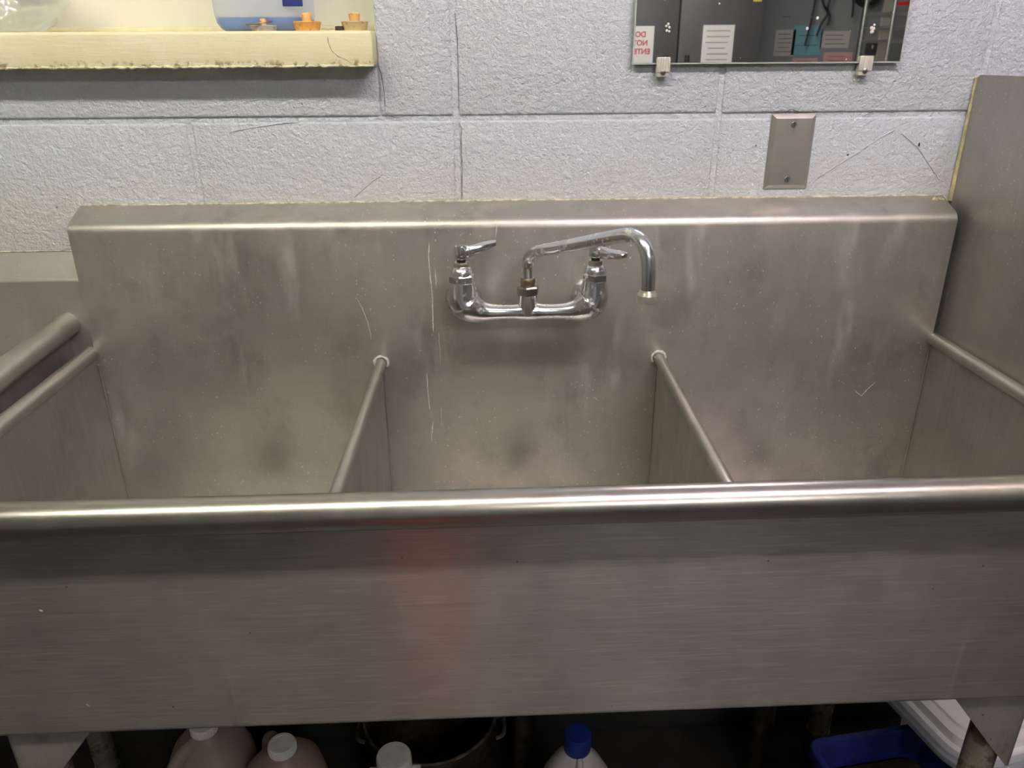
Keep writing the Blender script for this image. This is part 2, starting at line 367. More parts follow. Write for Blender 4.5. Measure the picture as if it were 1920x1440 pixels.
def ribbon(pts, wid, y, lift, mat, name, parent, jit=0., up=(0,-1,0)):
    """thin raised strip along pixel points traced on the wall plane y"""
    P = [at(u, v, 1, y) for u, v in pts]; Q = []
    for a, b in zip(P[:-1], P[1:]):
        n = max(2, int((b-a).length/.006))
        Q += [a.lerp(b, i/n) for i in range(n)]
    Q.append(P[-1])
    Q = [q+Vector((random.uniform(-jit, jit), 0, random.uniform(-jit, jit))) for q in Q]
    m = MB(); vs_, fs = [], []
    for i, q in enumerate(Q):
        t = (Q[min(i+1, len(Q)-1)]-Q[max(i-1, 0)]).normalized(); s_ = t.cross(Vector(up)).normalized()
        k = wid*random.uniform(.5, 1.2)*(1 if 0 < i < len(Q)-1 else .15)
        vs_ += [q+s_*k/2, q-s_*k/2, q+Vector(up)*lift]
    for i in range(len(Q)-1): a, b = 3*i, 3*i+3; fs += [(a, b, b+2, a+2), (a+2, b+2, b+1, a+1)]
    m.add(vs_, fs); return m.build(name, mat, parent, 60)
for pts, wd, mt_ in [([(709,120),(717,150),(721,180),(722,210),(728,216),(745,221),(765,216)], .0012, 'crack'), ([(718,328),(700,340),(686,352),(672,364),(664,371)], .0011, 'crack'),
                     ([(861,230),(866,240),(864,265),(866,300),(867,330),(866,373)], .0012, 'crack'), ([(853,20),(857,70),(859,130),(860,205)], .0010, 'crack'),
                     ([(1508,360),(1530,335),(1570,310),(1610,285),(1650,258),(1678,243)], .0022, 'wall'), ([(1690,250),(1720,275),(1735,298),(1762,338)], .0020, 'wall'),
                     ([(1618,218),(1640,208),(1665,208),(1680,213)], .0011, 'crack'), ([(1446,211),(1466,211),(1484,205),(1500,210),(1525,209)], .0012, 'crack'),
                     ([(460,190),(500,185),(530,188),(565,184)], .0020, 'wall'), ([(430,248),(470,240),(520,232),(560,228)], .0020, 'wall')]:
    ribbon(pts, wd, -.0004, .0009 if mt_ == 'wall' else .0003, M[mt_], 'paint_ridge' if mt_ == 'wall' else 'crack', wall, .0004)
sm = MB().lathe([(.0001,0),(.0022,.0006),(.0016,.0015),(.0001,.002)], at(1723,271,1,-.0005), 10, (0,-1,0), ex=(.6,1.5)).build('brown_spot', M['grime'], wall)

# window recess with its sill
win = struct('window_1', (-.84, .02, OPZ0))
MB().bbox((OPX0-.05, -.044, OPZ0-.002), (OPX, .17, 1.3738), .0045, 3).build('window_sill', M['cream'], win)
MB().box((OPX0, .15, 1.3738), (OPX, .17, OPZ1)).build('back_board', M['board'], win, 0)
MB().bbox((OPX0, .132, 1.3738), (OPX, .15, 1.386), .004, 2).build('board_trim', M['trimpaint'], win)
random.seed(21)
wp = [(OPX0+k*.004, -.0432+random.uniform(-.0008, .0008), OPZ0-.0006+random.uniform(-.0008, .0010)) for k in range(int((OPX-OPX0)/.004)+1)]
MB().tube(wp, [random.uniform(.0008, .0026) for _ in wp], 7).build('chipped_edge', M['cream'], win)
ribbon([(614,68),(616,82),(622,96),(634,106),(650,113),(662,121)], .0009, -.0441, .0002, M['crack'], 'crack', win, .0003)
ribbon([(95,109),(130,106),(172,101)], .0009, -.0441, .0002, M['trimpaint'], 'paint_ridge', win, .0002)

# ------------------------------------------------------------------ three-compartment sink
XL, XR, B, F, ZR, ZB, ZT, CZ = -.6637, .7157, -.0566, -.5514, .900, .5875, 1.1032, 1.1262
WC = (XR-XL)/3; AP = F+.012
sink = thing('three_compartment_sink', 'long brushed stainless steel sink with three bowls and tall backsplash against the block wall', 'sink', (.026, -.3, 0))
def skew(p):            # the front runs slightly out of parallel with the wall
    t = min(1, max(0, (B-p.y)/(B-F))); return Vector((p.x, p.y + .0075*p.x*t, p.z))
def part(mb, name, mat, parent=sink, smooth=35): return mb.xf(skew).build(name, mat, parent, smooth)
# backsplash: hollow box section with sloped cap
sl = math.atan2(CZ-ZT, -B); rb = .018
a_end = 90+math.degrees(sl)
cy, cz = B+rb, ZT-rb*math.tan((math.pi/2-sl)/2)*.9
prof = [(B, ZB+.02)] + arc((cy, cz), rb, 180, a_end, 8) + [(-.0012, CZ), (-.0012, .62), (B+.003, .60)]
bs = MB().prism(prof, 0, XL, XR)
part(bs, 'backsplash', M['splash'], smooth=30)
# bowl bottom, apron, sides
part(MB().box((XL+.004, AP+.004, ZB+.004), (XR-.004, B+.001, ZB+.0065)), 'bowl_floor', M['side'])
prof = [(AP, ZR-.004)] + arc((AP+.010, ZB+.010), .010, 180, 270, 6) + [(AP+.05, ZB), (AP+.05, ZB+.002)] + arc((AP+.010, ZB+.010), .008, 270, 180, 6) + [(AP+.002, ZR-.004)]
part(MB().prism(prof, 0, XL, XR), 'front_apron', M['apron'], smooth=30)
xlf, xrf = XL+.012, XR          # the side walls run a little inwards towards the front on the left
def side(xb, xf, t): return MB().add([(xb, B, ZB+.004), (xf, AP+.002, ZB+.004), (xf, AP+.002, ZR), (xb, B, ZR), (xb+t, B, ZB+.004), (xf+t, AP+.002, ZB+.004), (xf+t, AP+.002, ZR), (xb+t, B, ZR)],
                     [(0,1,2,3), (4,7,6,5), (0,4,5,1), (3,2,6,7), (0,3,7,4), (1,5,6,2)])
part(side(XL, xlf, -.002), 'side_wall', M['side']); part(side(XR, xrf, .002), 'side_wall', M['side'])
part(MB().tube([(XL+.001, F, ZR), (-.3, F, ZR), (.3, F, ZR), (XR+.010, F, ZR)], .0200, 40), 'front_rim_rail', M['rail'])
part(MB().tube([(XL-.007, B+.001, ZR-.001), (xlf-.008, F, ZR-.001)], .0118, 24), 'side_rim', M['divider_tube'])
part(MB().tube([(XR+.002, B+.001, ZR-.001), (xrf+.002, F, ZR-.001)], .0105, 24), 'side_rim', M['divider_tube'])
random.seed(3)
for i in (1, 2):
    x = XL+WC*i; zd = .8745; dx = (-.003, -.007)[i-1]
    d = MB().add([(x-.0012, B, ZB+.006), (x+.0012, B, ZB+.006), (x+.0012, B, zd), (x-.0012, B, zd), (x+dx-.0012, AP+.003, ZB+.006), (x+dx+.0012, AP+.003, ZB+.006), (x+dx+.0012, AP+.003, zd), (x+dx-.0012, AP+.003, zd)],
                 [(0,1,2,3), (7,6,5,4), (0,4,5,1), (3,2,6,7), (0,3,7,4), (1,5,6,2)])
    dv = part(d, 'divider', M['side'])
    part(MB().tube([(x, B+.001, zd), (x+dx, AP+.003, zd)], .0083, 20), 'divider_tube', M['divider_tube'], dv)
    wp = [(x+.0112*math.cos(a), B-.0015, zd+.0108*math.sin(a)) for a in [math.radians(-40+20*k) for k in range(14)]]
    part(MB().tube(wp, [random.uniform(.0016, .0032) for _ in wp], 8), 'weld_bead', M['scratch'], dv)
    wp = [(x+(.0025 if i == 1 else -.0025)+random.uniform(-.0003, .0003), B-.001, ZB+.02+k*(zd-ZB-.03)/30) for k in range(31)]
    part(MB().tube(wp, [random.uniform(.0010, .0020) for _ in wp], 6), 'weld_seam', M['divider_tube'], dv)
for xs, xo in ((XL, .0015), (XR, -.0015)):
    wp = [(xs+xo, B-.001, ZB+.02+k*(ZR-ZB-.04)/30) for k in range(31)]
    part(MB().tube(wp, [random.uniform(.0010, .0019) for _ in wp], 6), 'weld_seam', M['side'])
for i in range(3):
    x = XL+WC*(i+.5); y = -.155
    dr = part(MB().lathe([(.045, 0), (.045, .002), (.038, .003), (.030, -.002), (.028, -.004), (.028, -.012)], (x, y, ZB+.006), 28), 'drain', M['nickel'])
    part(MB().lathe([(.034, .605), (.034, .57), (.021, .55), (.021, .30), (.024, .295), (.024, .27), (.021, .265), (.021, .002)][::-1], (x, y, 0), 20), 'drain_pipe', M['pot'], dr)
# legs with corner gussets
def leg(sx, front):
    xo = .656 if sx > 0 else -.6205; y = AP+.010 if front else B-.015; yi = 1 if front else -1
    g = MB(); t = .003
    g.prism([(xo, .591), (xo-sx*.105, .591), (xo-sx*.004, .462), (xo, .462)], 1, y, y+yi*t)
    g.prism([(y, .591), (y+yi*.105, .591), (y+yi*.004, .462), (y, .462)], 0, xo-sx*t, xo)
    lg = MB().tube([(xo-sx*.0245, y+yi*.0245, .585), (xo-sx*.0245, y+yi*.0245, .07)], .0205, 22)
    L = part(lg, 'leg', M['rust']); part(g, 'gusset', M['gusset'], L)
    part(MB().lathe([(.010, .0), (.019, .003), (.023, .03), (.024, .06), (.0225, .072)], (xo-sx*.0245, y+yi*.0245, 0), 20), 'foot', M['nickel'], L)
for sx in (-1, 1):
    for fr in (True, False): leg(sx, fr)
# dried mineral streaks and scratches on the steel
for pts, wd in [([(667,556),(680,580),(690,605),(696,635)], .0016), ([(805,455),(803,480),(806,510),(811,560),(812,622)], .0022), ([(816,500),(818,540)], .0015), ([(931,419),(931,432),(929,446)], .0022),
                ([(800,700),(803,740),(806,770)], .0018), ([(812,790),(808,830)], .0018), ([(826,760),(829,800)], .0015), ([(1600,730),(1615,742),(1642,715)], .0018), ([(822,620),(826,680)], .0010)]:
    ribbon(pts, wd, B-.0002, .00015, M['scratch'], 'mineral_streak', sink, .0006)
for pts in [([(72,1144),(81,1146)]), ([(160,1320),(168,1324)])]: ribbon(pts, .003, AP-.0005-.004, .0003, M['whiteplastic'], 'food_speck', sink)
# caulk along the cap
random.seed(11)
wp = [(XL+.01+k*(XR-XL-.02)/120, -.0012, CZ+.0002+random.uniform(-.0003, .0003)) for k in range(121)]
part(MB().tube(wp, [.0014+.0012*max(0, noise.noise(Vector((q[0]*14, 0, 0))))+random.uniform(0, .0004) for q in wp], 6), 'caulk_bead', M['whitecaulk'])

wp = [(XR-.022+k*.0012, -.012-.0012*random.random(), CZ-.004+random.uniform(-.001, .002)) for k in range(16)]
MB().tube(wp, [random.uniform(.001, .0032) for _ in wp], 6).build('caulk_smear', M['caulk'], sink)
# ------------------------------------------------------------------ faucet
FX = (-.0650, .1355); FY = -.1222; FZ = .9795
fa = thing('wall_mounted_faucet', 'worn chrome two-handle faucet with swung spout mounted on the sink backsplash', 'faucet', (.034, B, FZ))
def cat(pts, n=6):
    out = []; P = [pts[0]]+list(pts)+[pts[-1]]
    for i in range(1, len(P)-2):
        for k in range(n):
            t = k/n; out.append(tuple(.5*((2*P[i][j])+(-P[i-1][j]+P[i+1][j])*t+(2*P[i-1][j]-5*P[i][j]+4*P[i+1][j]-P[i+2][j])*t*t+(-P[i-1][j]+3*P[i][j]-3*P[i+1][j]+P[i+2][j])*t**3) for j in range(len(P[i]))))
    return out+[tuple(pts[-1])]
half = [(FX[0], 1.0270, .0180), (FX[0], 1.0130, .0198), (FX[0]+.0010, .9990, .0215), (FX[0]+.007, .9895, .0232), (FX[0]+.0180, .9835, .0205), (FX[0]+.030, .9800, .0160), (FX[0]+.044, .9787, .0126), (FX[0]+.062, .9785, .0115), (FX[0]+.080, .9785, .0118), (FX[0]+.092, .9790, .0135)]
mid_ = (FX[0]+FX[1])/2
full_ = half + [(2*mid_-a, b, c) for a, b, c in half[::-1]]
cp = cat(full_, 6)
body = MB().tube([(x, FY, z) for x, z, r in cp], [r for x, z, r in cp], 28, up=(0, -1, 0))
for x in FX: body.lathe([(.017, 0), (.0172, .035), (.0168, .05), (.018, .068)][::-1], (x, FY, FZ+.006), 28, (0, 1, 0))
body.lathe([(.0145, -.004), (.0148, .010), (.0143, .022), (.0143, .030)], (.034, FY, FZ), 28)
body.build('faucet_body', M['chrome'], fa, 50)
for x in FX:
    MB().lathe([(.0285, 0), (.0290, .003), (.0275, .007), (.0235, .012), (.0190, .017), (.0185, .024)], (x, B, FZ+.004), 36, (0, -1, 0)).build('wall_flange', M['chrome'], fa)
def hexnut(c, r, z0, z1, dome=None):
    m = MB(); n = 6; zs = [(r*.93, z0), (r, z0+.0015), (r, z1-.0025), (r*.90, z1)]
    for rr_, z in []: pass
    vs_ = [(c[0]+rr*math.cos(math.pi/3*k+.35), c[1]+rr*math.sin(math.pi/3*k+.35), z) for rr, z in zs for k in range(n)]
    fs = [(i*n+k, i*n+(k+1) % n, (i+1)*n+(k+1) % n, (i+1)*n+k) for i in range(3) for k in range(n)]+[tuple(range(n))[::-1], tuple(18+k for k in range(n))]
    return m.add(vs_, fs)
for x in FX:
    c = (x, FY)
    nut = hexnut(c, .0198, 1.0265, 1.0395).build('bonnet_nut', M['chrome'], fa, 25)
    MB().lathe([(.0168, 1.0385), (.0165, 1.0425), (.0148, 1.0470), (.0120, 1.0500), (.0105, 1.0505)], (x, FY, 0), 28).build('bonnet_dome', M['chrome'], nut)
    st = hexnut(c, .0120, 1.0505, 1.0575).build('packing_nut', M['nickel'], fa, 25)
    MB().lathe([(.0066, 1.056), (.0066, 1.064)], (x, FY, 0), 18).build('valve_stem', M['black'], st)
def handle(x, dx, dy, tilt, ring, ls):
    z0 = 1.0625
    h = MB().lathe([(.0088, 0), (.0098, .002), (.0100, .008), (.0096, .017), (.0088, .0195), (.0001, .0197)], (x, FY, z0), 24)
    d = Vector((dx, dy, 0)).normalized(); s_ = Vector((-d.y, d.x, 0)); L = .066
    secs = [(.002, .0070, .0005, .0180), (.013, .0078, .0000, .0182), (.0145, .0066, .0010, .0175), (.030, .0076, .0030, .0182), (.046, .0082, .0065, .0190), (.058, .0080, .0085, .0192), (.0645, .0070, .0100, .0190), (.0668, .004, .0125, .0178)]
    vs_, fs = [], []; n = 12
    for (a, wv, zb, zt) in secs:
        for k in range(n):
            t = 2*math.pi*k/n; ct, st = math.cos(t), math.sin(t); g = (abs(ct)**3.2+abs(st)**3.2)**(-1/3.2)
            p = Vector((x, FY, z0)) + d*(a*ls) + s_*(wv*g*ct) + Vector((0, 0, (zb+zt)/2+(zt-zb)/2*g*st + tilt*a))
            vs_.append(p)
    m = len(secs); fs = [(i*n+k, i*n+(k+1) % n, (i+1)*n+(k+1) % n, (i+1)*n+k) for i in range(m-1) for k in range(n)]+[tuple(range(n))[::-1], tuple((m-1)*n+k for k in range(n))]
    hd = h.add(vs_, fs).build('lever_handle', M['chrome'], fa, 40)
    if ring: MB().lathe([(.0066, .0188), (.0068, .0218), (.0050, .0232), (.0001, .0234)], (x, FY, z0), 20).build('index_button', M['blue_ring'], hd)
    else: MB().lathe([(.0060, .0188), (.0058, .0205), (.0001, .0210)], (x, FY, z0), 20).build('index_button', M['nickel'], hd)
handle(FX[0], .060, .012, .10, False, .80); handle(FX[1], .040, -.050, -.04, True, .88)
# spout
sn = hexnut((.034, FY), .0178, 1.0065, 1.0205).build('spout_nut', M['darknickel'], fa, 25)
MB().lathe([(.0105, 1.0195), (.0112, 1.022), (.0112, 1.030), (.0100, 1.032)], (.034, FY, 0), 24).build('packing_collar', M['brass'], sn)
SP = [(0, 1.024), (0, 1.0391), (.0006, 1.0520), (.0045, 1.0632), (.0155, 1.0722), (.037, 1.0809), (.0846, 1.0946), (.161, 1.118), (.218, 1.1352), (.238, 1.1388), (.256, 1.1345), (.2670, 1.122), (.2712, 1.1045), (.2722, 1.082), (.2722, 1.0700)]
sd = Vector((.481, -.877, 0)).normalized()
cp = cat([tuple(Vector((.034, FY, z))+sd*s_) for s_, z in SP], 5)
spt = MB().tube(cp, .0089, 24, up=(1, 0, 0)).build('spout', M['chrome'], fa, 60)
tip = Vector((.034, FY, 0))+sd*.2722
MB().lathe([(.0090, 1.0800), (.0100, 1.0770), (.0120, 1.0742), (.0124, 1.0730), (.0124, 1.0655), (.0112, 1.0640), (.0001, 1.0645)][::-1], tip, 28).build('spout_nozzle', M['nozzle'], spt)

# ------------------------------------------------------------------ drain table on the left
tb = thing('drain_table', 'stainless table with low backsplash and thick rolled rim left of the sink', 'table', (-1.15, -.3, 0))
NZ, NY = 1.0185, -.042; XE = -.6845
prof = [(NY, .86)] + arc((NY+.006, NZ-.004), .006, 180, 125, 5) + [(-.0012, 1.0560), (-.0012, .86)]
MB().prism(prof, 0, -1.70, -.6655).build('backsplash', M['table'], tb, 30)
MB().add([(-1.70, NY, .893), (XE-.025, NY, .893), (XE-.025, -.56, .868), (-1.70, -.56, .868), (-1.70, NY, .888), (XE-.025, NY, .888), (XE-.025, -.56, .863), (-1.70, -.56, .863)],
         [(0,1,2,3), (7,6,5,4), (0,4,5,1), (1,5,6,2), (2,6,7,3), (3,7,4,0)]).build('deck', M['table'], tb)
MB().tube([(XE-.019, NY+.001, .9455), (XE-.021, -.30, .931), (XE-.022, -.575, .914)], .0190, 30).build('rim_roll', M['divider_tube'], tb)
MB().add([(XE-.019, NY, .94), (XE-.022, -.57, .91), (XE-.022, -.57, .85), (XE-.019, NY, .85), (XE-.022, NY, .94), (XE-.025, -.57, .91), (XE-.025, -.57, .85), (XE-.022, NY, .85)],
         [(0,1,2,3), (7,6,5,4), (0,4,5,1), (1,5,6,2), (2,6,7,3), (3,7,4,0)]).build('side_apron', M['side'], tb)
MB().tube([(-1.70, -.575, .914), (XE-.022, -.575, .914)], .0185, 24).build('rim_roll', M['rail'], tb)
for lx in (-1.62, -.79):
    for ly in (-.50, -.12):
        lg = MB().tube([(lx, ly, .875), (lx, ly, .05)], .0205, 18).build('leg', M['rust'], tb)
        MB().lathe([(.010, 0), (.020, .004), (.024, .05), (.022, .06)], (lx, ly, 0), 18).build('foot', M['nickel'], lg)
MB().tube([(-1.70, -.003, 1.0555), (-1.2, -.003, 1.0560), (-.8, -.003, 1.0555), (-.6655, -.003, 1.0560)], .0012, 8).build('caulk_bead', M['whitecaulk'], tb)

# ------------------------------------------------------------------ tall splash panel on the right
PX = .7305
sp_ = thing('side_splash_panel', 'tall stainless splash panel standing square to the wall right of the sink', 'panel', (PX, -.4, .845))
def yz_round(y0, y1, z0, z1, r):
    return [(y1, z0)] + arc((y1-r, z1-r), r, 0, 90, 6) + arc((y0+r, z1-r), r, 90, 180, 6) + [(y0, z0)]
MB().prism(yz_round(-.86, -.0035, .845, 1.3085, .009), 0, PX, PX+.0022).build('sheet', M['panel'], sp_, 30)
MB().prism([(-.012, .845), (-.0035, .845), (-.0035, 1.300), (-.012, 1.300)], 0, PX+.0022, PX+.03).build('wall_flange', M['panel'], sp_, 30)
MB().bbox((PX+.0022, -.86, .845), (PX+.022, -.0035, .865), .002, 1).build('bottom_hem', M['panel'], sp_)
random.seed(5)
wp = [(PX-.0012+random.uniform(-.00015, .00015), -.003, 1.118+k*(1.305-1.118)/40) for k in range(41)]
MB().tube(wp, [random.uniform(.0030, .0034)*(1.25-.017*k) for k in range(41)], 8).build('caulk_bead', M['caulk'], sp_)

# ------------------------------------------------------------------ mirror
MX0, MX1, MZ0, MZ1 = .1958, .6028, 1.3262, 1.90
mr = thing('wall_mirror', 'frameless mirror held by clear clips on the block wall', 'mirror', ((MX0+MX1)/2, 0, MZ0))
MB().box((MX0, -.0115, MZ0), (MX1, -.0070, MZ1)).build('glass_edge', M['glass_edge'], mr, 0)
MB().box((MX0+.0022, -.0118, MZ0+.0022), (MX1-.0022, -.0115, MZ1-.0022)).build('silvered_face', M['mirror'], mr, 0)
MB().box((MX0+.004, -.0070, MZ0+.002), (MX1-.004, -.0012, MZ1)).build('backing', M['darkgrey'], mr, 0)
def clip(x, z, s):
    o = MB().bbox((x-.0105, -.0165, z-.012*s if s > 0 else z-.010), (x+.0105, -.0120, z+.010 if s > 0 else z+.012), .002, 2)
    o.bbox((x-.0095, -.0150, z-.018 if s > 0 else z+.002), (x+.0095, -.0015, z-.0012 if s > 0 else z+.018), .003, 2)
    for k in range(5): o.tube([(x-.0075+k*.00375, -.0168, z-.010), (x-.0075+k*.00375, -.0168, z+.009)], .0011, 6)
    c = o.build('mirror_clip', M['clear'], mr)
    MB().lathe([(.0045, 0), (.0043, .0012), (.0025, .0020), (.0001, .0021)], (x, -.0150, z-.0105*s), 16, (0, -1, 0)).build('screw', M['screw'], c)
for x in (at(1243, 125, 1, -.012).x, at(1622, 122, 1, -.012).x): clip(x, MZ0, 1); clip(x, MZ1, -1)
for (u, v) in ((1252, 52), (1638, 52)):        # chipped silvering
    p = at(u, v, 1, -.012); g = MB()
    for k in range(5): g.lathe([(.0016+.001*random.random(), 0), (.0012, .0003), (.0001, .0005)], (p.x+random.uniform(-.003, .003), -.0118, p.z+random.uniform(-.006, .006)), 10, (0, -1, 0))
    g.build('silvering_chip', M['whiteplastic'], mr)

# ------------------------------------------------------------------ blank wall plate
px, pz = .4541, 1.1969
pl = thing('blank_wall_plate', 'blank stainless steel electrical wall plate with two slotted screws', 'wall plate', (px, 0, pz-.057))
q = MB(); sec = [(.0350, .0570, 0), (.0350, .0570, -.0012), (.0292, .0512, -.0058), (.0284, .0504, -.0062)]
vs_ = [(px+sx*a, y-.0004, pz+sz*b) for a, b, y in sec for sx, sz in ((-1,-1),(1,-1),(1,1),(-1,1))]
q.add(vs_, [(i*4+k, i*4+(k+1) % 4, i*4+4+(k+1) % 4, i*4+4+k) for i in range(3) for k in range(4)]+[(3,2,1,0), (12,13,14,15)])
q.build('cover', M['plate'], pl, 12)
for dz in (.0415, -.0415):
    s_ = MB().lathe([(.0043, .0), (.0043, .0007)], (px, -.0064, pz+dz), 20, (0, -1, 0))
    for sg in (-1, 1):       # two halves of the head leave the slot open
        th = math.acos(.0006/.0042)
        s_.prism([(px+sg*.0042*math.cos(-th+2*th*k/12), pz+dz+.0042*math.sin(-th+2*th*k/12)) for k in range(13)], 1, -.0086, -.0070)
    s_.build('screw', M['screw'], pl)

# ------------------------------------------------------------------ things on the window sill
SZ = 1.3738
def plug(name, u0, u1, y, col, label, hb, kr, kh, knob):
    a, b = at(u0, 45, 1, y).x, at(u1, 45, 1, y).x; x = (a+b)/2; r = (b-a)/2
    t = thing(name, label, 'stopper', (x, y, SZ), 'rubber sink stoppers on the sill')
    MB().lathe([(r*.84, 0), (r*.97, hb-.003), (r, hb-.001), (r*.97, hb), (.001, hb+.0004)], (x, y, SZ), 32).build('plug', col, t)
    MB().lathe([(kr*.85, hb), (kr*.92, hb+kh*.3), (kr, hb+kh-.002), (kr*.85, hb+kh), (.0005, hb+kh+.0003)], (x, y, SZ), 20).build('knob', knob, t)
    return t, x, r
plug('sink_stopper', 550, 602, -.018, M['orange'], 'bright orange rubber stopper with stubby knob on the sill', .0125, .0072, .0115, M['cork'])
plug('sink_stopper', 640, 691, -.018, M['tan'], 'tan rubber stopper with stubby knob nearest the end of the sill', .0125, .0082, .0115, M['cork'])
t, x, r = plug('sink_stopper', 469, 519, -.018, M['grey_rubber'], 'grey worn rubber stopper wearing a dark loop on the sill', .0080, .0045, .0085, M['cork'])
loop = [(x-.005+.0185*math.cos(a), -.022+.017*math.sin(a), SZ+.0105+.0025*math.cos(a-.6)) for a in [2*math.pi*k/40 for k in range(41)]]
MB().tube(loop, .0009, 8).build('dark_loop', M['brass'], t)
p = at(638, 58, 1, -.022)
ch = thing('chain_tag', 'small dark block on a thin chain between two stoppers', 'chain', (p.x, -.022, SZ))
MB().bbox((p.x-.0062, -.028, SZ), (p.x+.0062, -.016, SZ+.0062), .001, 1).build('block', M['grime'], ch)
pts = [(p.x-.0062-.0026*k, -.022+.002*math.sin(k*.9), SZ+.0014+.0016*abs(math.sin(k*.7))) for k in range(9)]
MB().tube(cat(pts, 3), .0006, 6).build('chain', M['wire'], ch)
# translucent jug with blue liquid
jx, jy = (-.4249-.2879)/2+.001, .062
jg = thing('blue_liquid_jug', 'translucent white jug with blue liquid at the bottom standing on the sill', 'jug', (jx, jy, SZ))
prof = [(.052, 0), (.060, .004), (.0655, .012), (.0680, .024), (.0690, .060), (.0690, .150), (.064, .175), (.048, .200), (.030, .222), (.0185, .232), (.0185, .250)]
jb = MB().lathe(prof, (jx, jy, SZ), 44, sq=[4.2]*6+[3.6, 3, 2.4, 2, 2], ex=(1, .95)).build('jug_body', M['jug_clear'], jg, 60)
MB().lathe([(.0515, .0012), (.0595, .005), (.0650, .0125), (.0662, .0195), (.0001, .0196)], (jx, jy, SZ), 44, sq=4.2, ex=(.995, .945)).build('liquid', M['liquid'], jg, 60)
MB().lathe([(.0200, .240), (.0200, .256), (.018, .259), (.0001, .2595)], (jx, jy, SZ), 28).build('cap', M['bluecap'], jg)
a, b = at(530, 12, 1, jy-.067), at(568, 12, 1, jy-.067)
MB().bbox((a.x, jy-.0674, a.z), (b.x, jy-.0650, a.z+.05), .0009, 2).build('navy_label', M['navy'], jg)
MB().tube(cat([(jx+.03, jy, SZ+.218), (jx+.058, jy, SZ+.206), (jx+.062, jy, SZ+.17)], 5), .011, 14).build('jug_handle', M['jug_clear'], jg, 60)
# crumpled bag
bx = -.735; by = .055
bm = bmesh.new(); bmesh.ops.create_icosphere(bm, subdivisions=5, radius=1)
for v in bm.verts:
    d = v.co.normalized(); k = 1+.25*noise.noise(d*1.6+Vector((3, 1, 2)))+.10*abs(noise.noise(d*3+Vector((1, 7, 2))))
    co = Vector((d.x*.085*k, d.y*.060*k, .062+d.z*.062*k)); co.z = max(.0006, co.z); v.co = co
me = bpy.data.meshes.new('plastic_bag'); bm.to_mesh(me); bm.free(); me.materials.append(M['film']); me.polygons.foreach_set('use_smooth', [True]*len(me.polygons)); me.set_sharp_from_angle(angle=math.radians(25))
o = bpy.data.objects.new('plastic_bag', me); COL.objects.link(o); o.location = (bx, by, SZ); tag(o, 'crumpled clear plastic bag lying on the window sill', 'bag')

# ------------------------------------------------------------------ things under the sink
def milkjug(u, v, z, mat, label, rot, hdl, tilt=0.):
    p = at(u, v, 2, z); H_ = z
    j = thing('plastic_jug', label, 'jug', (p.x, p.y, 0), 'gallon jugs under the sink')
    s_ = H_/.27
    prof = [(.058, 0), (.068, .004), (.071, .015), (.071, .14), (.070, .17), (.064, .200), (.050, .222), (.034, .236), (.0205, .245), (.0195, .254)]
    MB().lathe([(r, h*s_) for r, h in prof], (p.x, p.y, 0), 44, sq=[4]*4+[3.4, 2.9, 2.5, 2.2, 2, 2], rot=rot).build('jug_body', mat, j, 60)
    cp_ = MB().lathe([(.0225, .247*s_), (.0230, .249*s_), (.0230, .262*s_), (.0215, .2645*s_), (.0170, .2645*s_), (.0165, .2635*s_), (.0001, .2635*s_)], (p.x, p.y, 0), 36)
    for k in range(36): 
        a = 2*math.pi*k/36; cp_.tube([(p.x+.0231*math.cos(a), p.y+.0231*math.sin(a), .249*s_), (p.x+.0231*math.cos(a), p.y+.0231*math.sin(a), .2615*s_)], .0007, 5)
    cp_.build('cap', M['whiteplastic'], j)
    d = Vector((math.cos(hdl), math.sin(hdl), 0)); c = Vector((p.x, p.y, 0))
    MB().tube(cat([c+d*.022+Vector((0,0,.236*s_)), c+d*.050+Vector((0,0,.232*s_)), c+d*.074+Vector((0,0,.205*s_)), c+d*.082+Vector((0,0,.165*s_)), c+d*.075+Vector((0,0,.135*s_))], 5), [.0125]*21, 14).build('jug_handle', mat, j, 60)
    return j
milkjug(380, 1352, .262, M['jug_tan'], 'tan gallon jug with its looped handle facing out under the sink', .1, -2.2)
milkjug(527, 1388, .275, M['jug_pink'], 'brownish gallon jug with embossed white cap under the sink', .5, 2.2)
p = at(738, 1416, 2, .30)
bt = thing('white_cap_bottle', 'bottle with wide plain white flip cap under the sink', 'bottle', (p.x, p.y, 0))
MB().lathe([(.034, 0), (.040, .004), (.041, .02), (.041, .20), (.037, .235), (.031, .255), (.029, .262)], (p.x, p.y, 0), 36).build('bottle_body', M['whitebottle'], bt, 60)
cpp = MB().lathe([(.0275, .258), (.0285, .262), (.0285, .296), (.0265, .3005), (.0001, .3015)], (p.x, p.y, 0), 40).build('cap', M['whiteplastic'], bt)
MB().bbox((p.x+.020, p.y-.012, .262), (p.x+.042, p.y+.006, .272), .002, 2).build('cap_tab', M['whiteplastic'], bt)
MB().bbox((p.x-.042, p.y-.014, .262), (p.x-.020, p.y+.004, .272), .002, 2).build('cap_tab', M['whiteplastic'], bt)
p = at(1083, 1373, 2, .305)
bl = thing('bleach_bottle', 'white jug shaped bottle with a dark blue screw cap under the sink', 'bottle', (p.x, p.y, 0))
MB().lathe([(.055, 0), (.068, .004), (.072, .02), (.072, .13), (.068, .17), (.056, .212), (.040, .243), (.026, .262), (.021, .270), (.020, .284)], (p.x, p.y, 0), 44, ex=(1, .86)).build('bottle_body', M['whitebottle'], bl, 60)
MB().lathe([(.0215, .268), (.0228, .271), (.0228, .300), (.0210, .304), (.0001, .3045)], (p.x, p.y, 0), 40).build('cap', M['bluecap'], bl)
